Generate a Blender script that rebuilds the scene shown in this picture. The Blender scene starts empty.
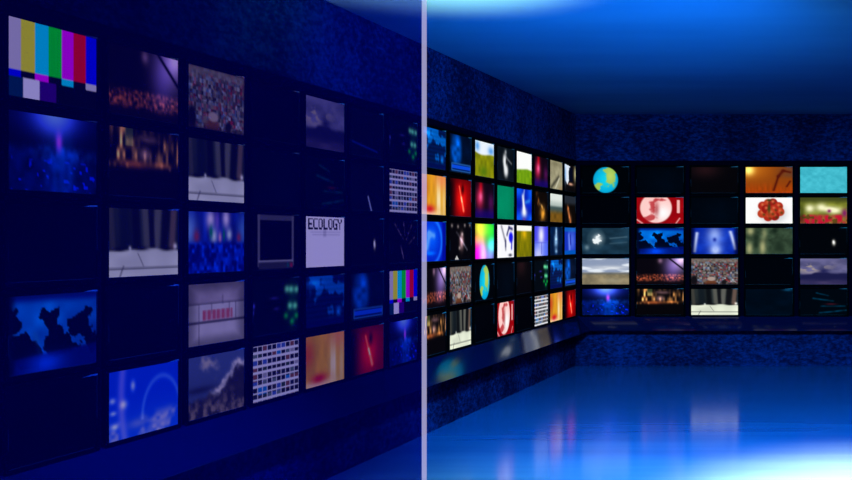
import bpy, bmesh, math
import numpy as np
from mathutils import Vector

C = bpy.context.scene.collection
U = 0.0118                      # one design unit in metres
FLOOR, CEIL, EYE = 0.0, 256*U, 128*U
WALL = 281.2*U                  # half width of the room
BACK = 1231.2*U                 # distance of the back wall
H0 = EYE                        # eye height

# ------------------------------------------------------------------ materials
def mat(name):
    m = bpy.data.materials.new(name); m.use_nodes = True
    nt = m.node_tree; nt.nodes.clear()
    out = nt.nodes.new('ShaderNodeOutputMaterial')
    return m, nt, out

def principled(name, col, rough=.5, spec=.5, metal=0.0):
    m, nt, out = mat(name)
    b = nt.nodes.new('ShaderNodeBsdfPrincipled')
    b.inputs['Base Color'].default_value = (*col, 1)
    b.inputs['Roughness'].default_value = rough
    b.inputs['Specular IOR Level'].default_value = spec
    b.inputs['Metallic'].default_value = metal
    nt.links.new(b.outputs[0], out.inputs[0])
    return m, nt, b

def noise(nt, vec, scale, detail=3, rough=.6):
    n = nt.nodes.new('ShaderNodeTexNoise')
    n.inputs['Scale'].default_value = scale
    n.inputs['Detail'].default_value = detail
    n.inputs['Roughness'].default_value = rough
    nt.links.new(vec, n.inputs['Vector'])
    return n

def ramp(nt, fac, stops):
    r = nt.nodes.new('ShaderNodeValToRGB')
    e = r.color_ramp.elements
    while len(e) < len(stops): e.new(.5)
    for k, (p, c) in enumerate(stops):
        e[k].position = p; e[k].color = (*c, 1)
    nt.links.new(fac, r.inputs[0])
    return r

def mapping(nt, scale):
    t = nt.nodes.new('ShaderNodeTexCoord')
    mp = nt.nodes.new('ShaderNodeMapping')
    mp.inputs['Scale'].default_value = scale
    nt.links.new(t.outputs['Object'], mp.inputs['Vector'])
    return mp.outputs[0]

def wall_material(name):
    m, nt, b = principled(name, (0, 0, .1), .8, .0)
    n1 = noise(nt, mapping(nt, (1.6, 1.6, 3.2)), 11.0, 6, .75)
    n2 = noise(nt, mapping(nt, (1, 1, .5)), 1.3, 2, .5)
    ad = nt.nodes.new('ShaderNodeMath'); ad.operation = 'MULTIPLY_ADD'
    ad.inputs[1].default_value = .45; 
    nt.links.new(n2.outputs[0], ad.inputs[0]); nt.links.new(n1.outputs[0], ad.inputs[2])
    r = ramp(nt, ad.outputs[0], [(.50, (.0, .002, .012)), (.68, (.0, .008, .042)), (.92, (.0, .034, .16))])
    nt.links.new(r.outputs[0], b.inputs['Base Color'])
    bp = nt.nodes.new('ShaderNodeBump'); bp.inputs['Strength'].default_value = .25; bp.inputs['Distance'].default_value = .01
    nt.links.new(n1.outputs[0], bp.inputs['Height']); nt.links.new(bp.outputs[0], b.inputs['Normal'])
    return m

def floor_material():
    m, nt, b = principled('polished_blue_floor', (.02, .16, .62), .13, .09)
    n = noise(nt, mapping(nt, (.25, 2.2, 1)), 1.6, 3, .55)
    r = ramp(nt, n.outputs[0], [(.35, (.030, .095, .30)), (.7, (.042, .125, .35))])
    nt.links.new(r.outputs[0], b.inputs['Base Color'])
    return m

def ceiling_material():
    m, nt, b = principled('smooth_blue_ceiling', (.05, .25, .8), .8, .0)
    n = noise(nt, mapping(nt, (.35, 1.2, 1)), 1.1, 2, .5)
    r = ramp(nt, n.outputs[0], [(.3, (.014, .115, .30)), (.7, (.02, .14, .35))])
    nt.links.new(r.outputs[0], b.inputs['Base Color'])
    return m

def screen_material():
    m, nt, b = principled('lit_screen', (.0008, .0008, .001), .6, .01)
    a = nt.nodes.new('ShaderNodeAttribute'); a.attribute_name = 'picture'
    nt.links.new(a.outputs['Color'], b.inputs['Emission Color'])
    b.inputs['Emission Strength'].default_value = 1.0
    m.cycles.emission_sampling = 'NONE'
    return m

def tint_material():
    m, nt, out = mat('navy_tint_overlay')
    t = nt.nodes.new('ShaderNodeBsdfTransparent'); t.inputs[0].default_value = (.35, .325, .72, 1)
    d = nt.nodes.new('ShaderNodeBsdfDiffuse'); d.inputs[0].default_value = (0, .0, .9, 1)  # diffuse share puts the overlay's blue haze into the pane
    mx = nt.nodes.new('ShaderNodeMixShader'); mx.inputs[0].default_value = .30
    nt.links.new(t.outputs[0], mx.inputs[1]); nt.links.new(d.outputs[0], mx.inputs[2])
    nt.links.new(mx.outputs[0], out.inputs[0])
    return m

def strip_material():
    m, nt, out = mat('added_strip_glow')
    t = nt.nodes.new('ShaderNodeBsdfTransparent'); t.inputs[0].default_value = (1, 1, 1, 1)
    e = nt.nodes.new('ShaderNodeEmission'); e.inputs[0].default_value = (.50, .48, .80, 1); e.inputs[1].default_value = 1.0  # glow put in for the overlay's pale edge line, no lamp there
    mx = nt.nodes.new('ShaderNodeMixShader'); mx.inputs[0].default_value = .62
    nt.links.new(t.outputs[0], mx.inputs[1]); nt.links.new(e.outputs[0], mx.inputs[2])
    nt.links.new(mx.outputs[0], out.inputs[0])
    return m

M_WALL = wall_material('mottled_blue_wall')
M_FLOOR = floor_material()
M_CEIL = ceiling_material()
M_PANEL = principled('black_backing_board', (.0004, .0007, .006), .7, .005)[0]
M_SILL = principled('satin_navy_sill', (.001, .005, .034), .07, .25)[0]
M_CASE = principled('black_plastic', (.0006, .0006, .0006), .6, .01)[0]
M_GLINT = principled('grey_glint', (.22, .20, .20), .5, .2)[0]  # highlight colour for the wedge on each bezel corner
M_SCREEN = screen_material()
M_TINT = tint_material()
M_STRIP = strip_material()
M_CHANNEL = principled('brushed_channel', (.3, .3, .34), .35, .5, .8)[0]

# ------------------------------------------------------------------ helpers
def link(name, bm, m, parent=None):
    me = bpy.data.meshes.new(name)
    bmesh.ops.recalc_face_normals(bm, faces=bm.faces)
    bm.to_mesh(me); bm.free()
    if m: me.materials.append(m)
    o = bpy.data.objects.new(name, me); C.objects.link(o)
    if parent: o.parent = parent
    return o

def box(bm, x0, x1, y0, y1, z0, z1, bevel=0):
    vs = [bm.verts.new((x, y, z)) for x in (x0, x1) for y in (y0, y1) for z in (z0, z1)]
    fs = [(0, 1, 3, 2), (4, 6, 7, 5), (0, 4, 5, 1), (2, 3, 7, 6), (0, 2, 6, 4), (1, 5, 7, 3)]
    new = [bm.faces.new([vs[i] for i in f]) for f in fs]
    if bevel:
        es = list({e for f in new for e in f.edges})
        bmesh.ops.bevel(bm, geom=es, offset=bevel, segments=2, affect='EDGES', profile=.6)

def tag(o, label, cat, group=None, kind=None):
    o['label'] = label; o['category'] = cat
    if group: o['group'] = group
    if kind: o['kind'] = kind
    return o

# ------------------------------------------------------------------ the room
Y0 = -1.6
TH = .12
def shell(name, dims, m, label, cat):
    bm = bmesh.new(); box(bm, *dims)
    return tag(link(name, bm, m), label, cat, kind='structure')

shell('floor', (-WALL-TH, WALL+TH, Y0, BACK+TH, -TH, 0), M_FLOOR, 'polished blue floor with soft reflections of the screens', 'floor')
shell('ceiling', (-WALL-TH, WALL+TH, Y0, BACK+TH, CEIL, CEIL+TH), M_CEIL, 'smooth blue ceiling, bright in front and dark towards the back wall', 'ceiling')
shell('wall_left', (-WALL-TH, -WALL, Y0, BACK+TH, 0, CEIL), M_WALL, 'mottled dark blue wall on the left behind the long rows of screens', 'wall')
shell('wall_back', (-WALL, WALL, BACK, BACK+TH, 0, CEIL), M_WALL, 'mottled dark blue wall at the far end behind five columns of screens', 'wall')
shell('wall_right', (WALL, WALL+TH, Y0, BACK+TH, 0, CEIL), M_WALL, 'mottled dark blue wall on the right side outside the picture', 'wall')

# black backing boards the screens hang on
PZ0, PZ1 = EYE-77.3*U, EYE+80.6*U
YN = 393*U                                   # where boards and ledge begin, just behind the added tint pane
bm = bmesh.new(); box(bm, -WALL, -WALL+1.2*U, YN, BACK, PZ0, PZ1)
tag(link('trim_1', bm, M_PANEL), 'long black backing board behind the screens of the left wall', 'backing board', kind='structure')
bm = bmesh.new(); box(bm, -WALL+1.2*U, WALL, BACK-1.2*U, BACK, PZ0, PZ1)
tag(link('trim_2', bm, M_PANEL), 'black backing board behind the screens of the back wall', 'backing board', kind='structure')

# sloping ledges under the boards, mitred into each other in the corner
E, LZ = 19*U, EYE-91*U
prof = [(0, PZ0), (2.4*U, PZ0), (E, LZ+.25*U), (E, LZ), (0, LZ)]   # (distance from the wall, height)
def prism(pa, pb):
    b = bmesh.new()
    A = [b.verts.new(p) for p in pa]; B = [b.verts.new(p) for p in pb]
    n = len(A)
    b.faces.new(A); b.faces.new(B[::-1])
    for i in range(n): b.faces.new((A[i], B[i], B[(i+1) % n], A[(i+1) % n]))
    return b
bm = prism([(-WALL+d, YN, z) for d, z in prof], [(-WALL+d, BACK-d, z) for d, z in prof])
tag(link('trim_3', bm, M_SILL), 'sloping satin navy ledge running under the screens of the left wall', 'ledge', kind='structure')
bm = prism([(-WALL+d, BACK-d, z) for d, z in prof], [(WALL-.002, BACK-d, z) for d, z in prof])
tag(link('trim_4', bm, M_SILL), 'sloping satin navy ledge running under the screens of the back wall', 'ledge', kind='structure')

# ------------------------------------------------------------------ added tint partition standing in for a flat navy overlay
GY = 390*U
GX1, GX0 = -136.9*U, -138.5*U                # the added pale strip
gp = bpy.data.objects.new('added_tint_partition', None); C.objects.link(gp)
gp.location = ((-WALL+GX1)/2, GY, 0)
tag(gp, 'added navy tint pane with a pale added glow strip in front of the left wall', 'glass partition')
def gpart(name, dims, m):
    b = bmesh.new()
    x0, x1, y0, y1, z0, z1 = dims
    ox = gp.location.x
    box(b, x0-ox, x1-ox, y0-GY, y1-GY, z0, z1)
    return link(name, b, m, gp)
pane = gpart('tint_pane', (-WALL+.004, GX0, GY-.004, GY+.004, .022, CEIL-.022), None)
# navy tint and blue haze lie on the front face only; the rest is clear
pm = pane.data
pm.materials.append(M_TINT)
mc, nt, out = mat('clear_pane_face'); t_ = nt.nodes.new('ShaderNodeBsdfTransparent'); nt.links.new(t_.outputs[0], out.inputs[0])
pm.materials.append(mc)
for f in pm.polygons: f.material_index = 0 if f.normal.y < -.5 else 1
st = gpart('added_glow_strip', (GX0, GX1, GY-.006, GY+.006, .001, CEIL-.001), None)
st['label'] = 'added pale lavender glow strip along the edge of the tint pane'
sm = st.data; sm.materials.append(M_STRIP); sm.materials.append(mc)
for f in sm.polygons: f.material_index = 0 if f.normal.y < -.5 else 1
gpart('floor_channel', (-WALL+.004, GX0, GY-.015, GY+.015, .001, .022), M_CHANNEL)
gpart('ceiling_channel', (-WALL+.004, GX0, GY-.015, GY+.015, CEIL-.022, CEIL-.001), M_CHANNEL)

# ------------------------------------------------------------------ pictures on the screens (drawn as code)
NX, NY = 80, 45
uu, vv = np.meshgrid(np.linspace(0, 1, NX+1), np.linspace(0, 1, NY+1))   # v runs downwards
ASP = 16/9

def vn(fx, fy, seed, u=None, v=None):
    u = uu if u is None else u; v = vv if v is None else v
    rs = np.random.RandomState(seed); n = 64
    g = rs.rand(n, n)
    x, y = u*fx, v*fy
    xi, yi = np.floor(x).astype(int), np.floor(y).astype(int)
    a, b = x-xi, y-yi
    a, b = a*a*(3-2*a), b*b*(3-2*b)
    G = lambda i, j: g[j % n, i % n]
    return (G(xi, yi)*(1-a)+G(xi+1, yi)*a)*(1-b)+(G(xi, yi+1)*(1-a)+G(xi+1, yi+1)*a)*b
def fb(fx, fy, seed):
    return .55*vn(fx, fy, seed)+.3*vn(fx*2.1, fy*2.1, seed+7)+.15*vn(fx*4.3, fy*4.3, seed+13)
def ss(a, b, x):
    t = np.clip((x-a)/(b-a), 0, 1); return t*t*(3-2*t)
def flat(c): return np.ones(uu.shape+(3,))*np.array(c, float)/255
def over(img, mask, c):
    m = np.clip(mask, 0, 1)[..., None]
    return img*(1-m)+m*(np.array(c, float)/255 if not isinstance(c, np.ndarray) else c)
def plus(img, mask, c): return img+np.clip(mask, 0, None)[..., None]*np.array(c, float)/255
def blob(cx, cy, rx, ry, soft=1.0):
    return np.exp(-(((uu-cx)/rx)**2+((vv-cy)/ry)**2)**soft)
def disc(cx, cy, rx, ry, edge=.12):
    return 1-ss(1-edge, 1+edge, np.sqrt(((uu-cx)/rx)**2+((vv-cy)/ry)**2))
def rect(x0, x1, y0, y1, e=.012):
    return ss(x0-e, x0+e, uu)*(1-ss(x1-e, x1+e, uu))*ss(y0-e, y0+e, vv)*(1-ss(y1-e, y1+e, vv))
def hard(x0, x1, y0, y1): return ((uu >= x0) & (uu <= x1) & (vv >= y0) & (vv <= y1))*1.0
def line(x0, y0, x1, y1, w):
    d = np.array((x1-x0, y1-y0)); L = (d**2).sum()
    t = np.clip(((uu-x0)*d[0]+(vv-y0)*d[1])/L, 0, 1)
    return np.exp(-(((uu-x0-t*d[0])**2*1.6+(vv-y0-t*d[1])**2)/w**2))
def poly(pts, rough=0):
    uq, vq = uu, vv
    if rough: uq = uu+rough*(fb(11, 8, 41)-.5); vq = vv+rough*1.6*(fb(11, 8, 43)-.5)
    ins = np.zeros(uu.shape, bool); n = len(pts)
    for i in range(n):
        (xa, ya), (xb, yb) = pts[i], pts[(i+1) % n]
        if ya == yb: continue
        c = ((ya > vq) != (yb > vq)) & (uq < (xb-xa)*(vq-ya)/(yb-ya)+xa)
        ins ^= c
    return ins*1.0
def cells(nx, ny, seed, pal):
    rs = np.random.RandomState(seed); idx = rs.randint(0, len(pal), (ny+1, nx+1))
    return np.array(pal, float)[idx[np.minimum((vv*ny).astype(int), ny), np.minimum((uu*nx).astype(int), nx)]]/255

FONT = {'E': '11111 10000 10000 11110 10000 10000 11111', 'C': '01111 10000 10000 10000 10000 10000 01111',
        'O': '01110 10001 10001 10001 10001 10001 01110', 'L': '10000 10000 10000 10000 10000 10000 11111',
        'G': '01111 10000 10000 10011 10001 10001 01111', 'Y': '10001 10001 01010 00100 00100 00100 00100'}
def lettering(text, x0, x1, y0, y1):
    n = len(text); m = np.zeros(uu.shape)
    w = (x1-x0)/n
    k = ((uu-x0)/w); ch = np.floor(k).astype(int)
    fx = ((k-ch)*6.0).astype(int); fy = np.floor((vv-y0)/(y1-y0)*7).astype(int)
    for j in range(m.shape[0]):
        for i in range(m.shape[1]):
            if 0 <= ch[j, i] < n and 0 <= fy[j, i] < 7 and 0 <= fx[j, i] < 5:
                m[j, i] = FONT[text[ch[j, i]]].split()[fy[j, i]][fx[j, i]] == '1'
    for sh in (1,): m = np.maximum(m, np.roll(m, sh, 1))
    return m

def p_off():   return flat((0, 0, 2))
def p_offblue(): return plus(flat((0, 1, 4)), blob(.55, .6, .4, .5)*.6+fb(6, 4, 2)*.4, (0, 6, 16))
def p_dim():   # almost dark, one faint blue line
    im = plus(flat((1, 2, 12)), fb(5, 4, 3), (0, 6, 22)); return plus(im, line(.05, .72, .8, .86, .025), (0, 26, 110))
def p_dimstreak():
    im = plus(flat((1, 2, 10)), fb(5, 4, 9), (0, 5, 18)); return plus(im, line(.52, .7, .62, 1, .03), (150, 160, 190))
def p_bars():
    im = flat((4, 4, 6))
    top = [(215, 205, 215), (250, 248, 20), (0, 240, 250), (0, 245, 20), (250, 0, 250), (250, 0, 10), (0, 0, 250)]
    ed = [0, .128, .278, .428, .576, .724, .868, 1.001]
    for k in range(7): im = over(im, hard(ed[k], ed[k+1], 0, .665), top[k])
    mid = [(0, 0, 250), (8, 8, 10), (250, 0, 250), (8, 8, 10), (0, 235, 250), (8, 8, 10), (220, 215, 220)]
    for k in range(7): im = over(im, hard(ed[k], ed[k+1], .665, .75), mid[k])
    im = over(im, hard(0, .155, .755, 1), (0, 50, 90)); im = over(im, hard(.155, .337, .755, 1), (250, 245, 250))
    return over(im, hard(.337, .52, .755, 1), (60, 0, 130))
def p_beam():
    im = plus(flat((0, 2, 28)), fb(9, 6, 3)*ss(.35, .5, vv), (0, 25, 110))
    im = plus(im, blob(.5, -.05, .22, .28), (120, 150, 240)); im = plus(im, blob(.5, 0, .45, .3), (10, 30, 150))
    im = plus(im, blob(.55, .34, .035, .12), (190, 40, 170))
    im = plus(im, blob(.58, .75, .16, .4)*(.5+vn(22, 9, 5)*.7), (0, 50, 110)); im = plus(im, blob(.6, .5, .32, .1)*vn(30, 12, 8), (10, 70, 140))
    return plus(im, (vn(26, 15, 6) > .84)*ss(.5, .7, vv), (0, 20, 180))
def p_bluemap():
    im = plus(flat((0, 62, 165)), vn(9, 6, 3)*.5+blob(.3, .25, .4, .3)*.6, (0, 75, 90))
    im = over(im, 1-ss(0, .14, vv), (0, 14, 120)); im = over(im, hard(0, 1, 0, .03), (0, 30, 120))
    K = (0, 4, 30)
    for pts in ([(.36, .2), (.55, .16), (.56, .34), (.7, .6), (.8, .75), (.64, .82), (.45, .9), (.36, .72), (.42, .5), (.33, .36)],
                [(.66, .42), (.75, .28), (.9, .2), (.95, .3), (.88, .44), (1, .62), (1, .8), (.9, .84), (.78, .6), (.68, .56)],
                [(.0, .6), (.2, .5), (.33, .66), (.36, .9), (.2, .95), (0, .95)], [(.0, .12), (.1, .15), (.11, .5), (0, .55)]):
        im = over(im, poly(pts, .14), K)
    im = over(im, line(.28, .5, .4, .85, .04)*vn(20, 12, 4), (20, 110, 200))
    im = over(im, ss(.78, .84, vv+.1*uu)*.9, (0, 15, 110)); im = plus(im, blob(.4, .9, .2, .14), (0, 50, 130))
    return over(im, 1-ss(0, .1, uu), (0, 6, 40))
def p_concert():
    im = plus(flat((8, 3, 8)), blob(.92, .12, .26, .42), (140, 120, 165)); im = plus(im, blob(.75, .4, .18, .5)*.7, (90, 70, 150))
    im = plus(im, blob(.96, .02, .12, .2), (150, 130, 120)); im = plus(im, blob(.5, .08, .05, .1), (120, 90, 110))
    im = over(im, line(.7, .0, 1, .42, .028), (6, 2, 14))
    im = plus(im, ss(.55, .68, vv)*(1-ss(.78, .95, vv))*((vn(40, 16, 3)*.9+vn(24, 30, 5)*.6)**2), (140, 64, 36))
    return over(im*.9, ss(.82, 1, vv), (14, 5, 8))
def p_street():
    im = plus(flat((8, 4, 4)), ((vn(24, 5, 3)**3)*2.4)*(1-ss(.5, .62, vv))*(.4+blob(.15, .3, .3, .4)+blob(.9, .45, .2, .3)), (190, 130, 70))
    im = plus(im, hard(.22, .33, 0, .25)*.5, (120, 160, 90)); im = plus(im, blob(.5, .36, .08, .1), (200, 150, 150))
    im = plus(im, blob(.55, .12, .14, .07)*(vn(14, 20, 6)+.3), (150, 110, 120)); im = plus(im, blob(.35, .52, .2, .06), (190, 90, 40)); im = plus(im, blob(.75, .5, .12, .05), (200, 110, 50))
    return over(im*.72, ss(.6, .72, vv), (5, 2, 2))
def p_legs():
    im = plus(flat((14, 18, 20)), vn(9, 1.2, 3), (34, 38, 36))
    for x, w, c in ((.22, .07, (30, 42, 52)), (.52, .05, (100, 100, 92)), (.68, .06, (112, 112, 104)), (.92, .05, (120, 96, 84)), (.04, .04, (110, 108, 96)), (.38, .06, (14, 16, 20)), (.6, .04, (16, 16, 20)), (.8, .05, (16, 14, 16))):
        im = over(im, np.exp(-((uu-x+(vv-.3)*.05*(1 if x > .6 else -1))/w)**4)*.85, tuple(q*(.6+.35*(x > .5)) for q in c))
    b = .62-.04*blob(.55, .6, .3, 9)
    pv = plus(flat((214, 220, 200)), vn(5, 5, 8), (30, 30, 26))
    im = over(im, ss(b-.02, b+.03, vv), pv)
    im = over(im, blob(.15, .6, .08, .03)+blob(.82, .6, .08, .03)+blob(.45, .59, .1, .03), (14, 14, 16))
    im = plus(im, blob(.29, .58, .02, .03)+blob(.96, .56, .03, .05), (200, 200, 190))
    im = over(im, np.exp(-((vv-.88)/.013)**2)*.8, (60, 62, 60)); im = over(im, line(.15, 1, .2, .85, .012)*.7+line(.48, .85, .4, .66, .01)*.5, (70, 70, 70))
    return im
def p_sky():
    im = over(flat((0, 60, 235)), ss(.3, 1, vv)*.5, (30, 110, 255))
    cl = ss(.42, .7, fb(4, 4, 4))*ss(.68, .95, vv+.1*uu)
    im = over(im, cl*.9, (225, 215, 235))
    r = np.sqrt(((uu-.75)/.3)**2+((vv-.75)/.6)**2); im = plus(im, np.exp(-((r-.95)/.07)**2)*(vv < .8)*.5, (110, 110, 60))
    im = plus(im, np.exp(-((uu-.17-.12*(vv-.4)**2)/.05)**2)*.6, (160, 90, 50))
    for a in ((.2, .5, .05, .06), (.05, .42, .04, .04), (.06, .6, .04, .03), (.08, .8, .05, .04), (.33, .25, .03, .07)): im = plus(im, blob(*a), (180, 150, 110))
    return over(im, blob(.4, .82, .14, .07)*.5, (190, 190, 230))
def p_crowd():
    pal = [(150, 145, 135), (70, 72, 88), (50, 40, 36), (100, 96, 100), (170, 176, 186), (96, 70, 60), (150, 40, 46), (80, 105, 150), (120, 105, 90), (36, 32, 32)]
    a, b = cells(31, 20, 4, pal), cells(23, 15, 9, pal)
    im = (.5*a+.5*b)*.92
    im = over(im, (1-ss(.05, .22, vv))*.75, (122, 112, 104))
    im = over(im, disc(.42, 1.0, .13, .2, .3), (105, 58, 36)); im = over(im, disc(.43, .78, .09, .08, .3), (170, 150, 140)); im = over(im, disc(.7, .92, .05, .1, .3), (25, 22, 24)); im = over(im, disc(.06, .85, .07, .2, .3), (18, 14, 18))
    im = over(im, ss(.9, 1.02, vv)*.6, (40, 24, 22))
    m = 1-ss(.0, .03, np.minimum(np.minimum(uu, 1-uu)*1.7, np.minimum(vv, 1-vv)))
    return over(im, m*.4, (20, 16, 16))
def p_stage():
    im = plus(flat((4, 12, 110)), vn(14, 3, 3), (10, 40, 90))
    im = over(im, blob(.0, .3, .15, .3), (120, 170, 230)); im = over(im, blob(.98, .3, .12, .3)*.8, (90, 150, 220))
    im = over(im, blob(.38, .12, .08, .16)+blob(.66, .1, .07, .17), (245, 225, 245)); im = over(im, blob(.5, .15, .04, .2)*.7, (150, 110, 220))
    im = over(im, blob(.44, .4, .06, .13)+blob(.72, .37, .05, .1), (220, 240, 235)); im = over(im, blob(.39, .33, .03, .1)+blob(.62, .38, .02, .1), (0, 130, 100))
    im = over(im, blob(.14, .4, .05, .1)+blob(.9, .42, .04, .08), (150, 50, 90)); im = over(im, blob(.55, .42, .03, .1), (230, 160, 200))
    cr = plus(flat((0, 10, 110)), vn(24, 14, 8)**2, (0, 70, 170))
    return over(im, ss(.46, .56, vv), cr)
def p_bricks():
    im = plus(flat((150, 138, 150)), fb(6, 5, 3), (40, 40, 40)); im = over(im, ss(.3, .33, vv)*.55, (225, 222, 224))
    g = (56, 50, 62)
    for y in (.325, .62, .645): im = over(im, np.exp(-((vv-y)/.014)**2)*.7, g)
    for x, y0, y1 in ((.18, .33, .62), (.4, .33, .5), (.84, .33, .62), (.18, .66, 1), (.6, .2, .36), (.72, .33, .5)): im = over(im, rect(x-.006, x+.006, y0, y1)*.6, g)
    im = over(im, rect(.24, .78, .44, .6)*(.45+.5*(np.sin(uu*75) > -.2)), (190, 84, 104))
    e = np.minimum(np.minimum(uu, 1-uu), np.minimum(vv, 1-vv)); return im*(.62+.38*ss(0, .22, e))[..., None]
def p_clouds():
    im = over(flat((66, 84, 138)), ss(.1, .6, vv)*.5, (52, 66, 112))
    n = fb(8, 6, 21); n2 = fb(14, 10, 5)
    im = over(im, ss(.42, .8, n*.7+.4*blob(.34, .12, .13, .2)-.02)*blob(.34, .12, .2, .2)**.5, (178, 170, 168))
    low = ss(-.05, .1, vv-(.66-.42*ss(.35, .95, uu))-.25*(n-.5))
    im = over(im, low, (40, 38, 58))
    im = over(im, low*ss(.3, .75, n2)*ss(.5, .95, vv+.2*(n-.5))*.85, (146, 128, 116))
    edge = np.exp(-((vv-(.66-.42*ss(.35, .95, uu))-.25*(n-.5))/.07)**2)*ss(.3, .5, uu)
    im = over(im, edge*(.35+n2), (226, 218, 212))
    return over(im, blob(.18, .55, .3, .06)*.7, (26, 28, 54))
def p_monitor():
    im = flat((0, 0, 6)); g = (92, 92, 108)
    im = over(im, rect(.1, .89, .0, .1), (70, 70, 86)); im = over(im, rect(.1, .15, .0, .95), g); im = over(im, rect(.84, .89, 0, .95), g); im = over(im, rect(.12, .87, .83, .87), (140, 140, 155))
    im = over(im, rect(.12, .87, .87, .99), (44, 44, 58)); im = over(im, rect(.8, .86, .89, .97), (140, 30, 60)); return over(im, rect(.73, .78, .89, .97), (20, 80, 80))
def p_green():
    im = plus(flat((0, 3, 8)), fb(4, 4, 6), (0, 6, 10)); im = plus(im, blob(.86, .5, .12, .5), (0, 40, 26))
    for x, y in ((.73, .2), (.83, .21), (.95, .22), (.8, .52), (.92, .53)): im = plus(im, blob(x, y, .055, .07), (110, 210, 140))
    for x, y in ((.71, .7), (.95, .72), (.85, .82)): im = plus(im, blob(x, y, .05, .06), (10, 150, 40))
    for a in ((.02, .46, .03, .05), (.0, .58, .03, .05)): im = plus(im, blob(*a), (70, 70, 210))
    return plus(im, blob(.45, .35, .1, .03)+blob(.5, .55, .07, .03), (40, 30, 110))
def p_icons():
    pal = [(20, 22, 28), (30, 36, 50), (18, 20, 26), (60, 90, 170), (46, 46, 50), (90, 110, 110), (120, 70, 60), (24, 30, 60), (150, 150, 160), (40, 60, 40), (20, 120, 190), (26, 26, 30)]
    im = flat((226, 226, 232)); c = cells(10, 8, 12, pal)
    gx, gy = (uu*10) % 1, ((vv+.01)*8.2) % 1
    return over(im, ((gx > .12) & (gx < .88) & (gy > .18) & (gy < .86))*1.0, c)
def p_mountain():
    im = plus(flat((62, 62, 100)), fb(4, 5, 8), (62, 58, 70))
    im = over(im, ss(.5, .6, fb(5, 6, 3)+.2*blob(.2, .35, .25, .2))*blob(.2, .35, .4, .22)*.9, (165, 150, 140))
    im = over(im, ss(0, .1, vv-.52-.12*(np.abs(uu-.5))+.07*vn(9, 3, 3)), (26, 26, 70)); im = over(im, blob(.5, .48, .1, .08), (34, 34, 84))
    return over(im, ss(.74, .92, vv)*.6*(.4+vn(4, 12, 6)), (78, 66, 106))
def p_streaks():
    im = flat((0, 3, 8))
    for a in ((.35, .15, .6, .25, .025), (.28, .36, .7, .46, .03), (.45, .66, .95, .66, .028), (.42, .92, .98, .82, .03)): im = plus(im, line(*a)*(.4+vn(14, 14, 3)), (0, 44, 64))
    return plus(im, blob(.66, .58, .12, .03), (60, 10, 20))
def p_ecology():
    im = flat((252, 248, 252)); im = over(im, lettering('ECOLOGY', .06, .95, .03, .25), (12, 10, 20))
    im = over(im, rect(.12, .9, .29, .315)*.25+rect(.16, .88, .35, .37)*.3+rect(.44, .52, .25, .4)*.25, (120, 116, 140)); return im
def p_datablue():
    im = plus(flat((0, 14, 62)), np.sin(vv*60)*.5+.5, (0, 8, 22)); m = ss(.44, .6, fb(5, 4, 31)+.2*blob(.65, .28, .3, .2)+.18*blob(.3, .5, .12, .3)-.1)
    im = plus(im, m*(1-ss(.7, .95, vv)), (0, 70, 110)); im = plus(im, blob(.85, .72, .07, .08)+blob(.2, .15, .2, .08), (10, 80, 130))
    return over(im, ss(.86, .9, vv)*.7, (0, 8, 80))
def p_painting():
    im = plus(flat((196, 138, 30)), vn(10, 3, 3), (40, 24, 0)); im = over(im, blob(.06, .35, .16, .3)*.9, (205, 70, 30)); im = over(im, blob(.85, .1, .3, .25)*.8, (242, 130, 80))
    im = over(im, blob(.7, .62, .1, .45)*(.6+.6*vn(20, 2, 4)), (255, 236, 190)); im = over(im, blob(.93, .7, .07, .5)*.8, (240, 205, 140)); im = over(im, blob(.3, .97, .45, .1), (255, 225, 180))
    return over(im, blob(.33, .86, .2, .1), (205, 20, 36))
def p_speck():
    im = flat((1, 1, 2)); im = plus(im, blob(.72, .57, .035, .1), (235, 235, 225)); return plus(im, blob(.71, .52, .02, .06), (120, 120, 120))
def p_bluefig():
    im = plus(flat((0, 5, 24)), fb(5, 5, 8), (0, 14, 34)); im = plus(im, disc(.3, .42, .24, .42, .4)*(.6+.7*vn(8, 8, 3)), (0, 60, 130)); im = plus(im, blob(.35, .16, .12, .16), (0, 40, 90))
    im = over(im, rect(.08, .98, .76, .97), (0, 34, 110)); im = plus(im, rect(.1, .96, .81, .9), (10, 40, 110)); b = rect(.08, .98, .755, .975)-rect(.11, .95, .785, .945); return over(im, b*.6, (60, 130, 200))
def p_redclock():
    im = plus(flat((96, 0, 2)), blob(.58, .5, .4, .6), (80, 0, 0)); im = plus(im, blob(.54, .55, .22, .42, 1.6), (70, 14, 4))
    im = over(im, blob(.6, .26, .07, .14), (50, 0, 0)); im = plus(im, line(.44, .2, .56, .6, .03)*.7+line(.54, .5, .64, .84, .045), (190, 130, 100)); im = over(im, 1-ss(0, .34, uu), (8, 0, 0)); return over(im, (1-ss(0, .2, vv))*.4, (70, 0, 0))
def p_sparkle():
    im = flat((4, 2, 4)); im = plus(im, blob(.55, .5, .09, .2), (220, 170, 180)); im = plus(im, line(.32, .26, .8, .72, .04)*vn(12, 12, 4), (100, 100, 120))
    for x, y in ((.1, .08), (.7, .06), (.95, .05), (.38, .1), (.58, .3), (.45, .68)): im = plus(im, blob(x, y, .045, .05), (120, 112, 112))
    return plus(im, poly([(.22, 1), (.32, .88), (.42, 1)]), (190, 190, 190))
def p_sparkdim():
    im = flat((2, 2, 6))
    for a in ((.2, .1, .5, .45), (.8, .1, .6, .45), (.9, .4, .7, .55), (.4, .6, .5, .9), (.5, .05, .55, .35)): im = plus(im, line(*a, .025)*vn(18, 18, 3), (130, 110, 150))
    return im
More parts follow.
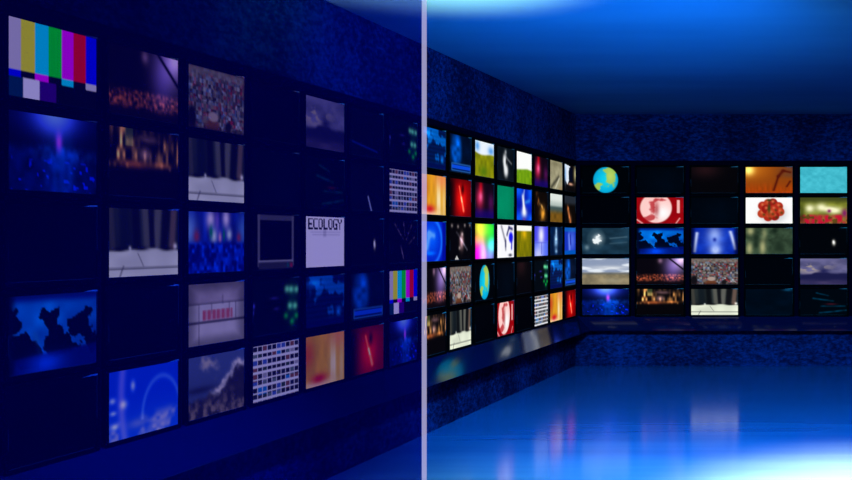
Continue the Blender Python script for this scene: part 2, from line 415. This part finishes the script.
def p_blueglobe():
    im = plus(flat((0, 16, 180)), blob(.4, .4, .4, .5), (0, 70, 70)); im = over(im, line(.22, .65, .3, .35, .1)+line(.3, .3, .5, .35, .08), (80, 150, 250)); im = plus(im, blob(.35, .8, .2, .05), (0, 60, 60))
    im = plus(im, np.exp(-((np.sqrt(((uu-.35)/.48)**2+((vv-.5)/.6)**2)-1)/.1)**2), (20, 70, 60)); return over(im, rect(.86, 1.1, -.1, 1.1, .04)*.6, (0, 0, 130))
def p_field():
    im = over(flat((235, 245, 255)), blob(.12, .15, .12, .14)+blob(.85, .22, .16, .12), (90, 160, 235)); b = .32+.06*uu+.04*np.sin(uu*5)
    g = plus(flat((112, 118, 6)), vn(9, 5, 3), (40, 36, 0)); g = over(g, blob(.45, .85, .2, .16)*.7, (60, 110, 10)); return over(im, ss(b-.04, b+.04, vv), g)
def p_redfig():
    im = flat((14, 2, 16)); im = plus(im, blob(.25, .45, .2, .3), (180, 30, 60)); im = plus(im, blob(.3, .1, .1, .2), (120, 0, 0)); im = plus(im, blob(.3, .4, .1, .14), (60, 60, 80)); im = plus(im, blob(.85, .55, .16, .25), (60, 10, 60)); return plus(im, ss(.65, .9, vv), (4, 0, 74))
def p_rainbow():
    a = (uu-.45)*1.2; im = flat((0, 0, 0)); im = plus(im, blob(.25, .1, .4, .45), (255, 250, 60)); im = plus(im, blob(.9, .15, .45, .4), (40, 235, 60)); im = plus(im, blob(.95, .6, .3, .2), (60, 240, 255))
    im = plus(im, blob(.12, .9, .3, .4), (255, 0, 255)); im = plus(im, blob(.8, .95, .3, .3), (150, 150, 255)); im = plus(im, blob(.4, .9, .18, .4), (255, 170, 230)); return plus(im, blob(.1, .5, .2, .12), (220, 60, 30))
def p_globe():
    im = flat((0, 1, 2)); d = disc(.5, .5, .265, .5, .05); o = plus(flat((0, 120, 190)), blob(.5, .5, .3, .6), (10, 90, 50))
    o = over(o, ss(.44, .62, .6*fb(7, 5, 17)+.5*blob(.61, .32, .11, .36)+.4*blob(.32, .72, .08, .2)+.25*blob(.42, .1, .1, .1)-.04), (160, 200, 90)); o = over(o, blob(.6, .35, .08, .2)*.6, (200, 220, 110)); return over(im, d, o)
def p_whitefig():
    im = plus(flat((6, 10, 14)), fb(7, 6, 5), (8, 14, 20)); im = over(im, blob(.45, .4, .12, .22, 1.5)+blob(.52, .7, .13, .2, 1.5), (235, 238, 240)); im = over(im, line(.55, .3, .85, .45, .04)*.6, (140, 145, 150)); im = over(im, blob(.55, .42, .05, .1), (10, 12, 16)); return plus(im, blob(.5, .12, .06, .07)*.7, (170, 170, 170))
def p_green_plain(): return over(plus(flat((0, 128, 92)), fb(3, 2, 2), (0, 24, 14)), ss(.5, 1, uu)*.4, (0, 108, 70))
def p_drawing():
    im = flat((250, 250, 255)); im = over(im, line(.25, .05, .45, .45, .06)+line(.48, .45, .5, .75, .05), (150, 150, 165)); im = over(im, line(.5, .5, .5, .65, .05)+line(.58, .3, .7, .08, .05)+line(.7, .08, .9, .12, .05), (60, 60, 110))
    im = over(im, disc(.82, .38, .13, .16, .4), (20, 20, 240)); im = over(im, line(.88, .45, .86, .72, .05), (40, 40, 200)); return over(im, blob(.78, .93, .1, .04), (40, 40, 60))
def p_redglobe():
    im = plus(flat((140, 0, 6)), fb(4, 3, 2), (30, 6, 6)); d = disc(.41, .4, .34, .58, .06); o = plus(flat((255, 205, 200)), blob(.55, .6, .2, .3), (0, 50, 55))
    o = over(o, ss(.44, .66, .6*fb(7, 5, 29)+.4*blob(.36, .42, .1, .32)+.42*blob(.52, .1, .16, .1)+.5*blob(.26, .8, .12, .12)-.02)*.85, (190, 50, 56)); o = over(o, blob(.42, .45, .06, .3)*.6, (150, 20, 26)); im = over(im, d, o)
    im = over(im, rect(.86, .92, .1, .6), (250, 190, 185)); return over(im, line(.0, .85, .12, 1, .03)+line(.92, .8, .84, 1, .02), (240, 160, 160))
def p_whitefield(): return over(flat((252, 254, 252)), ss(.55, .64, vv-.1*np.abs(uu-.7)+.08), plus(flat((88, 138, 8)), vn(9, 7, 3), (40, 34, 10)))
def p_bluewhite():
    im = plus(flat((0, 14, 150)), fb(4, 4, 3), (0, 20, 60)); im = over(im, blob(.1, .05, .3, .25)+blob(.95, .1, .25, .3)+blob(.1, .95, .3, .2)+blob(.95, .95, .25, .2), (10, 90, 250))
    im = over(im, line(.42, .25, .48, .6, .1)+blob(.5, .76, .18, .16), (240, 245, 255)); im = over(im, line(.5, .05, .44, .25, .06)*.7, (170, 190, 250)); im = over(im, line(.6, .42, .85, .36, .07)*.6, (60, 170, 255)); return over(im, blob(.5, 1, .1, .08), (90, 60, 170))
def p_yfield(): 
    im = plus(flat((106, 106, 0)), vn(12, 3, 3), (36, 26, 0)); im = plus(im, blob(.5, .25, .16, .18), (100, 60, 10)); return over(im, 1-ss(.14, .2, vv), (252, 252, 246))
def p_offred(): return plus(flat((4, 2, 3)), blob(.3, .1, .3, .3), (28, 12, 14))
def p_gold():
    im = flat((12, 5, 2)); im = plus(im, line(.2, .1, .3, .4, .09)*vn(9, 7, 3), (200, 120, 50)); im = plus(im, blob(.6, .75, .2, .25)*(.4+vn(9, 7, 6)), (190, 130, 40)); return plus(im, line(.4, .4, .7, .6, .06)*vn(9, 9, 8), (180, 140, 80))
def p_bluelight():
    im = over(flat((70, 70, 240)), ss(.45, .55, vv)*.6, (90, 130, 250)); im = over(im, blob(.5, .3, .22, .35), (240, 238, 255)); im = over(im, blob(.3, .95, .35, .3)*.8, (225, 225, 255)); im = over(im, np.exp(-((vv-.55)/.03)**2)*.5, (80, 80, 220)); return over(im, rect(.5, .56, .55, .95)*.5, (60, 60, 200))
def p_road():
    im = plus(flat((138, 132, 104)), fb(6, 5, 3), (40, 40, 34)); im = over(im, line(.1, .95, .7, .55, .08)*.8, (60, 58, 48)); im = over(im, line(.45, .95, .75, .6, .05), (200, 196, 170)); im = over(im, ss(.8, 1, vv)*ss(.6, .9, uu)*.5, (150, 110, 70)); return over(im, blob(.5, .1, .5, .1)*.4, (90, 84, 60))
def p_skyfield():
    im = over(flat((225, 232, 226)), ss(.15, .4, vv)*.7, (160, 176, 170)); im = over(im, ss(.38, .5, vv), (64, 84, 84)); return over(im, ss(.5, .75, vv), plus(flat((92, 66, 16)), vn(5, 5, 3), (40, 26, 10)))
def p_whitestreak():
    im = plus(flat((0, 12, 42)), fb(6, 5, 4), (0, 22, 40)); return plus(im, (blob(.5, .15, .07, .14)+blob(.48, .5, .13, .26)+blob(.5, .88, .1, .07)*.6)*(.6+.6*vn(4, 14, 6)), (190, 215, 220))
def p_bwside():
    im = flat((10, 6, 8)); im = over(im, poly([(.0, .0), (.5, .06), (.35, .25), (.38, .6), (.25, .75), (.1, .6)]), (225, 236, 250)); im = over(im, blob(.05, .4, .1, .3), (130, 175, 225)); im = over(im, blob(.98, .3, .14, .3), (190, 180, 130)); im = over(im, rect(.4, .72, .1, .62)*.8, (2, 6, 32)); return over(im, blob(.55, .72, .22, .05), (230, 170, 140))
def p_gold2():
    im = over(flat((12, 8, 6)), 1-ss(.2, .4, vv), (36, 42, 52)); return plus(im, line(.3, .45, .5, .95, .1)*(.4+vn(9, 9, 3))+blob(.55, .9, .1, .2)*.5, (190, 110, 60))
def p_blue2():
    im = over(flat((20, 50, 190)), 1-ss(.1, .2, vv), (10, 90, 190)); im = over(im, line(.4, .3, .45, .85, .12)*.8+blob(.7, .5, .25, .4)*.6, (110, 140, 250)); im = over(im, line(.5, .3, .55, .6, .06)*.8, (10, 20, 150)); return over(im, ss(.82, .88, vv), (0, 84, 190))
def p_tealmap():
    im = plus(flat((14, 34, 48)), fb(4, 4, 3), (20, 36, 46)); im = over(im, disc(.3, .42, .2, .4, .15)*.4, (60, 90, 104)); im = over(im, ss(.45, .6, fb(6, 5, 5)*blob(.33, .42, .15, .35)*1.5)+blob(.33, .42, .09, .16), (240, 248, 250)); im = over(im, line(.6, .4, .95, .34, .03)*.5+line(.6, .6, .95, .55, .03)*.3, (100, 130, 145)); return over(im, blob(.1, .75, .05, .1)*.6, (150, 175, 185))
def p_landscape():
    im = plus(flat((140, 154, 182)), ss(.4, .7, fb(3, 8, 3)), (90, 84, 66)); im = over(im, blob(.6, .35, .5, .08)*.7, (225, 228, 232)); im = over(im, ss(.5, .6, vv), plus(flat((104, 96, 76)), fb(7, 6, 4), (66, 58, 42))); im = over(im, np.exp(-((vv-.58)/.04)**2)*.6, (84, 92, 100)); return over(im, blob(.65, .85, .2, .1)*.5, (190, 180, 150))
def p_beams():
    im = plus(flat((0, 14, 110)), fb(5, 5, 3), (10, 40, 90)); im = over(im, blob(.5, .35, .15, .35)+blob(.52, .85, .12, .2), (225, 235, 255)); im = over(im, blob(.5, .5, .4, .5)*.5, (40, 90, 240))
    im = over(im, line(.12, .2, .06, .9, .05)+line(.84, .15, .95, .8, .05), (190, 205, 250)); im = over(im, blob(.5, .45, .04, .08), (30, 50, 160)); return over(im, 1-ss(0, .12, np.minimum(uu, 1-uu)), (0, 6, 60))
def p_wheat():
    im = over(flat((140, 64, 8)), ss(.5, 1, vv)*.7, (146, 54, 0)); im = plus(im, blob(.06, .12, .12, .2), (110, 170, 120)); im = plus(im, blob(.1, .1, .4, .4)*.6, (90, 70, 20)); im = plus(im, ss(.4, 1, vv)*vn(28, 6, 3), (40, 10, 0)); im = over(im, ss(.5, 1, uu)*(1-ss(.3, .5, vv))*.6, (90, 60, 50))
    return over(im, line(.6, .9, .7, .35, .035)+line(.7, .35, .8, .14, .05)+line(.8, .14, .95, .2, .04)+line(.88, .75, .95, .55, .03), (84, 20, 4))
def p_tomatoes():
    im = flat((254, 254, 254)); im = over(im, blob(.58, .62, .3, .38, 2)*.35, (120, 120, 120))
    for k, (x, y) in enumerate(((.36, .32), (.48, .22), (.58, .2), (.7, .34), (.73, .55), (.62, .72), (.48, .75), (.35, .62), (.44, .45), (.6, .45), (.54, .6))):
        im = over(im, disc(x, y, .1, .17, .15), ((176, 40, 22), (190, 60, 30), (150, 24, 16))[k % 3])
        im = over(im, blob(x, y-.05, .035, .06), (220, 110, 70)); im = over(im, blob(x+.04, y+.04, .03, .05)*.7, (50, 64, 14))
    return over(im, blob(.5, .1, .05, .04)+blob(.5, .42, .03, .2), (50, 70, 20))
def p_greenblur():
    im = plus(flat((30, 44, 30)), fb(9, 6, 3), (40, 50, 40)); im = over(im, blob(.1, .12, .08, .15)+blob(.08, .8, .07, .25)+blob(.36, .75, .07, .3)+blob(.4, .2, .06, .2)*.6, (165, 166, 116)); return over(im, blob(.62, .1, .07, .12)+blob(.7, .7, .1, .3)*.7+blob(.22, .5, .06, .3)*.7, (22, 36, 24))
def p_dimteal(): return plus(plus(flat((0, 4, 12)), fb(4, 4, 3), (0, 8, 18)), blob(.9, .03, .1, .05), (10, 60, 80))
def p_cyan(): return plus(flat((52, 166, 186)), fb(10, 8, 3), (30, 40, 38))
def p_flowers():
    im = plus(flat((86, 92, 24)), fb(6, 5, 3), (70, 70, 30)); im = over(im, 1-ss(.05, .3, vv), (64, 70, 24)); im = over(im, blob(.2, .42, .1, .16)+blob(.45, .38, .12, .16)+blob(.75, .5, .15, .14)+blob(.62, .45, .1, .1)*.7, (250, 248, 200))
    im = over(im, ss(.6, .75, vv)*vn(14, 6, 3)*1.4, (196, 20, 50)); im = over(im, blob(.95, .6, .06, .15)+blob(.62, .52, .04, .06), (130, 30, 100)); im = over(im, (vn(18, 9, 8) > .7)*ss(.6, .7, vv)*.8, (80, 70, 16)); return over(im, blob(.03, .7, .06, .4)*.7, (40, 50, 10))

PICS = {   # drawing, what is to be seen on it
    'off': (p_off, 'dark blank screen'), 'offblue': (p_offblue, 'near black bluish screen'), 'dim': (p_dim, 'dark screen with one faint blue line'),
    'dimstreak': (p_dimstreak, 'dark screen with a white slanting streak'), 'bars': (p_bars, 'colour bar test pattern'),
    'beam': (p_beam, 'blue beam over a crowd'), 'bluemap': (p_bluemap, 'blue sea around dark continents'),
    'concert': (p_concert, 'orange-lit concert crowd'), 'street': (p_street, 'warm-lit night street'),
    'legs': (p_legs, 'legs on pale pavement'), 'sky': (p_sky, 'vivid blue sky with rainbow flare'), 'crowd': (p_crowd, 'dense daytime crowd of people'),
    'stage': (p_stage, 'blue-lit stage crowd'), 'bricks': (p_bricks, 'pale block wall with red lettering'), 'clouds': (p_clouds, 'grey clouds at dusk'),
    'monitor': (p_monitor, 'grey monitor outline'), 'green': (p_green, 'green lights on black'), 'icons': (p_icons, 'tiny picture grid'),
    'mountain': (p_mountain, 'purple cloud over ridge'), 'streaks': (p_streaks, 'thin teal streaks on black'), 'ecology': (p_ecology, 'white page headed ECOLOGY'),
    'data': (p_datablue, 'navy world map'), 'painting': (p_painting, 'orange and cream painting'), 'speck': (p_speck, 'white speck on black'),
    'bluefig': (p_bluefig, 'blue head above box'), 'redclock': (p_redclock, 'red clock dial'), 'sparkle': (p_sparkle, 'pink burst on black'),
    'sparkdim': (p_sparkdim, 'faint violet sparks'), 'blueglobe': (p_blueglobe, 'vivid blue globe'), 'field': (p_field, 'sunny olive hill'),
    'redfig': (p_redfig, 'crimson figure on blue'), 'rainbow': (p_rainbow, 'blurred rainbow colours'), 'globe': (p_globe, 'turquoise and green earth globe'),
    'whitefig': (p_whitefig, 'bright white shape on dark grey'), 'plain': (p_green_plain, 'plain teal green picture'), 'drawing': (p_drawing, 'blue and grey drawing on white'),
    'redglobe': (p_redglobe, 'white and red earth globe'), 'whitefield': (p_whitefield, 'fresh green meadow under white sky'), 'bluewhite': (p_bluewhite, 'white flame shape on bright blue'),
    'yfield': (p_yfield, 'yellow-olive field'), 'offred': (p_offred, 'black reddish screen'), 'gold': (p_gold, 'golden lights'),
    'bluelight': (p_bluelight, 'pale glow over violet water'), 'road': (p_road, 'grey-beige road and stones'), 'skyfield': (p_skyfield, 'pale sky above a brown field'),
    'whitestreak': (p_whitestreak, 'white column on navy'), 'bwside': (p_bwside, 'white and navy shapes on black'), 'gold2': (p_gold2, 'slanting copper light on black'),
    'blue2': (p_blue2, 'violet strokes on blue'), 'tealmap': (p_tealmap, 'white land on a grey teal map'), 'landscape': (p_landscape, 'cloudy sky over a beige plain'),
    'beams': (p_beams, 'white burst between beams'), 'wheat': (p_wheat, 'wheat at orange sunset'), 'tomatoes': (p_tomatoes, 'red tomatoes on white'),
    'greenblur': (p_greenblur, 'blurred dark green leaves'), 'dimteal': (p_dimteal, 'black screen with faint teal corner'), 'cyan': (p_cyan, 'plain turquoise water surface'), 'flowers': (p_flowers, 'red and cream flowers'),
}
LEFT = [
    'bars beam off bluemap off', 'concert street legs off sky', 'crowd legs stage bricks clouds', 'off offblue monitor green icons',
    'mountain streaks ecology data painting', 'dim dimstreak speck bluefig redclock', 'green icons sparkdim bars beam', 'data painting blueglobe concert street',
    'bluefig redclock sparkle crowd legs', 'field redfig rainbow globe off', 'whitefig plain drawing offblue redglobe', 'whitefield bluewhite yfield offred off',
    'redfig gold bluelight green icons', 'road skyfield whitestreak data painting', 'bwside gold2 blue2 bluefig redclock']
BACKW = ['globe off tealmap landscape beam', 'offblue redglobe bluemap concert street', 'offred offblue beams crowd legs', 'wheat tomatoes greenblur off dimteal', 'cyan flowers speck mountain streaks']
LEFT = [c.split() for c in LEFT]; BACKW = [c.split() for c in BACKW]

# ------------------------------------------------------------------ one television, then copies
SW, SH, BZ, DEP = 46.5*U, 26.2*U, 1.9*U, 2.0*U      # screen size, bezel width, depth

def screen_mesh(key):
    img = np.clip(PICS[key][0](), 0, 1)
    lin = np.where(img <= .04045, img/12.92, ((img+.055)/1.055)**2.4)
    xs = (uu-.5)*SW; zs = (.5-vv)*SH
    n = (NX+1)*(NY+1)
    co = np.stack([xs.ravel(), np.full(n, -DEP+.003), zs.ravel()], 1)
    faces = [(j*(NX+1)+i, (j+1)*(NX+1)+i, (j+1)*(NX+1)+i+1, j*(NX+1)+i+1) for j in range(NY) for i in range(NX)]
    me = bpy.data.meshes.new('screen'); me.from_pydata(co.tolist(), [], faces); me.update()
    at = me.attributes.new('picture', 'FLOAT_COLOR', 'POINT')
    at.data.foreach_set('color', np.concatenate([lin.reshape(-1, 3), np.ones((n, 1))], 1).astype(np.float32).ravel())
    me.materials.append(M_SCREEN)
    return me
SCREENS = {k: screen_mesh(k) for k in PICS}

def casing_bm():
    b = bmesh.new()
    x, z = SW/2+BZ, SH/2+BZ
    box(b, -x+.004, x-.004, -DEP+.006, -.0005, -z+.004, z-.004)
    for d in ((-x, x, -DEP, -DEP+.012, SH/2, z), (-x, x, -DEP, -DEP+.012, -z, -SH/2), (-x, -SW/2, -DEP, -DEP+.012, -SH/2, SH/2), (SW/2, x, -DEP, -DEP+.012, -SH/2, SH/2)):
        box(b, *d, bevel=.0015)
    return b
def corner_glint_bm():   # grey wedge modelled as a highlight on the frame's upper right corner
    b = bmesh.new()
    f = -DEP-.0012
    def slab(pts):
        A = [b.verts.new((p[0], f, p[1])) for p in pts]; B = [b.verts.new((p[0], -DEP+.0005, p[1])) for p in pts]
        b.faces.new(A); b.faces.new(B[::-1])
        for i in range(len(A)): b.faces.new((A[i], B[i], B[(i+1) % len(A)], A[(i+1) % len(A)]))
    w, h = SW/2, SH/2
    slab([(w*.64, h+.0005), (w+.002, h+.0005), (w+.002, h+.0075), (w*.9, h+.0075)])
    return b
def edge_glint_bm():   # hairlines built as highlights along parts of the screen edges
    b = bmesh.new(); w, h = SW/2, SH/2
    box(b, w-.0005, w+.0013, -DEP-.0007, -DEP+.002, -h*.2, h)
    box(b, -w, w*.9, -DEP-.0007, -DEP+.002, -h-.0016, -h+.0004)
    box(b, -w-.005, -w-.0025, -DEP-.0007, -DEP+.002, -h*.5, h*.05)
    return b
M_EDGE_GLINT = principled('dark_grey_edge_glint', (.05, .04, .045), .5, .1)[0]  # highlight colour for the hairlines on the screen edges

proto = bpy.data.objects.new('television', None); C.objects.link(proto)
parts = [link('casing', casing_bm(), M_CASE, proto), link('corner_glint', corner_glint_bm(), M_GLINT, proto), link('edge_glint', edge_glint_bm(), M_EDGE_GLINT, proto)]
scr = bpy.data.objects.new('screen', SCREENS['off']); C.objects.link(scr); scr.parent = proto; parts.append(scr)
used = [False]
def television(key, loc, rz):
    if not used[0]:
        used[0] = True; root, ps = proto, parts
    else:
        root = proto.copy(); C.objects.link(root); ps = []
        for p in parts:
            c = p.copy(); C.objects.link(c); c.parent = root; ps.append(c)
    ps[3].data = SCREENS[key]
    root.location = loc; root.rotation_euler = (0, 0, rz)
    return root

ROWS = ['top row', 'second row', 'middle row', 'fourth row', 'bottom row']
ROWZ = [60.9-30.95*r for r in range(5)]
DARK = ('off', 'offblue', 'offred', 'dimteal')
def short(k): return PICS[k][1]
def label_of(grid, c, r, wall, glass):
    """what is on it, then whatever sets it apart from the others of its stretch of wall"""
    k = grid[c][r]
    cols = range(len(grid)) if wall == 'back wall' else (range(7) if glass else range(7, len(grid)))
    where = wall if wall == 'back wall' else ('left wall behind tint' if glass else 'left wall outside the tint')
    txt = short(k) if 'screen' in short(k) else 'television showing '+short(k)
    same = [(x, y) for x in cols for y in range(5) if grid[x][y] == k]
    if len(same) == 1 and k not in DARK:
        return f'{txt}, {ROWS[r]}, {where}'
    near = lambda x, y: grid[x][y] if x in cols and 0 <= y < 5 else None
    for once in (True, False):
        for dc, dr, w in ((0, 1, 'above'), (0, -1, 'below'), (-1, 0, 'right of'), (1, 0, 'left of')):
            nb = near(c+dc, r+dr)
            if nb is None or nb in DARK or nb == k or 'screen' in short(nb): continue
            if once and sum(grid[x][y] == nb for x in cols for y in range(5)) > 1: continue
            if sum(near(x+dc, y+dr) == nb for x, y in same) > 1: continue
            return f'{txt}, {w} {short(nb)}, {where}'
    if sum(y == r for x, y in same) == 1: return f'{txt}, {ROWS[r]}, {where}'
    raise ValueError((c, r, k))
LABELS = set(); allab = {}
COLZ = (399, 452.9, 507.2, 561.8, 616.3, 671.8, 727.6, 782, 837, 893.2, 949, 1004, 1060.2, 1115.3, 1171.2)
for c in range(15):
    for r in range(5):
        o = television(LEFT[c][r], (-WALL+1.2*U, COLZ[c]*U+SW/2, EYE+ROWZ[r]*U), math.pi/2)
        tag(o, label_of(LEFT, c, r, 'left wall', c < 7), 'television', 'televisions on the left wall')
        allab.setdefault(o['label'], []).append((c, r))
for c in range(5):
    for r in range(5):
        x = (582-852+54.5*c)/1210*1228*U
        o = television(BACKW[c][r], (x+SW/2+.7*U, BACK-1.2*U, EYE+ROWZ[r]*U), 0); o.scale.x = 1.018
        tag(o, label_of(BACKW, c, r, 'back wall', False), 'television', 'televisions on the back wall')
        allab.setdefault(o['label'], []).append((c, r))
for l, v in allab.items():
    if len(v) > 1 or not 4 <= len(l.split()) <= 16: print('LABEL CHECK', l, v, len(l.split()))

# ------------------------------------------------------------------ lights
def aim(o, target):
    d = Vector(target)-o.location
    o.rotation_euler = d.to_track_quat('-Z', 'Y').to_euler()
def spot(name, loc, target, power, col, angle, blend=1.0, size=.15):
    l = bpy.data.lights.new(name, 'SPOT'); l.energy = power; l.color = col
    l.spot_size = math.radians(angle); l.spot_blend = blend; l.shadow_soft_size = size
    o = bpy.data.objects.new(name, l); C.objects.link(o); o.location = loc; aim(o, target); return o
def area(name, loc, target, power, col, sx, sy):
    l = bpy.data.lights.new(name, 'AREA'); l.shape = 'RECTANGLE'; l.size = sx; l.size_y = sy; l.energy = power; l.color = col
    o = bpy.data.objects.new(name, l); C.objects.link(o); o.location = loc; aim(o, target); return o

spot('ceiling_uplight', (-.8, 5.4, .12), (-1.6, 8.35, CEIL), 1420, (.003, .39, .93), 51)
spot('ceiling_accent', (-2.0, 5.3, .12), (-2.45, 6.8, CEIL), 7400, (2.5, .9, .3), 37)
spot('floor_downlight', (-.5, 5.4, CEIL-.1), (-1.0, 10.3, 0), 4400, (.003, .42, 1), 79)
spot('floor_accent', (.45, 5.6, CEIL-.1), (.3, 7.1, 0), 10500, (2.4, 1.2, .3), 50)
spot('floor_fill', (-1.2, 5.4, CEIL-.1), (-1.4, 6.8, 0), 1500, (.5, 1, .4), 62)
spot('wall_wash', (.2, 5.6, CEIL-.15), (-3.3, 9.8, 2.55), 1900, (0, .3, 1), 60)
spot('ledge_wash', (-.8, 5.0, CEIL-.2), (-3.2, 5.8, .45), 2000, (0, .1, 1), 60)
area('pane_haze_wash', (-1.2, -1.0, 1.6), (-2.2, 5, 1.5), 34, (0, .015, 1), 3.0, 2.2)  # added unseen lamp that lights the pane's blue haze evenly

w = bpy.data.worlds.new('World'); bpy.context.scene.world = w; w.use_nodes = True
w.node_tree.nodes['Background'].inputs[0].default_value = (0, .02, .12, 1)
w.node_tree.nodes['Background'].inputs[1].default_value = .3

# ------------------------------------------------------------------ camera
cam = bpy.data.cameras.new('Camera'); co = bpy.data.objects.new('Camera', cam); C.objects.link(co)
co.location = (0, 0, EYE); co.rotation_euler = (math.pi/2, 0, 0)
cam.sensor_fit = 'HORIZONTAL'; cam.sensor_width = 36; cam.lens = 1210/852*36
cam.shift_x = -.5; cam.clip_start = .05; cam.clip_end = 100
S = bpy.context.scene
S.camera = co
S.cycles.use_denoising = True
S.cycles.max_bounces = 8; S.cycles.diffuse_bounces = 4; S.cycles.transparent_max_bounces = 12
S.view_settings.view_transform = 'Standard'; S.view_settings.look = 'None'
S.view_settings.exposure = 0; S.view_settings.gamma = 1; S.view_settings.use_curve_mapping = False
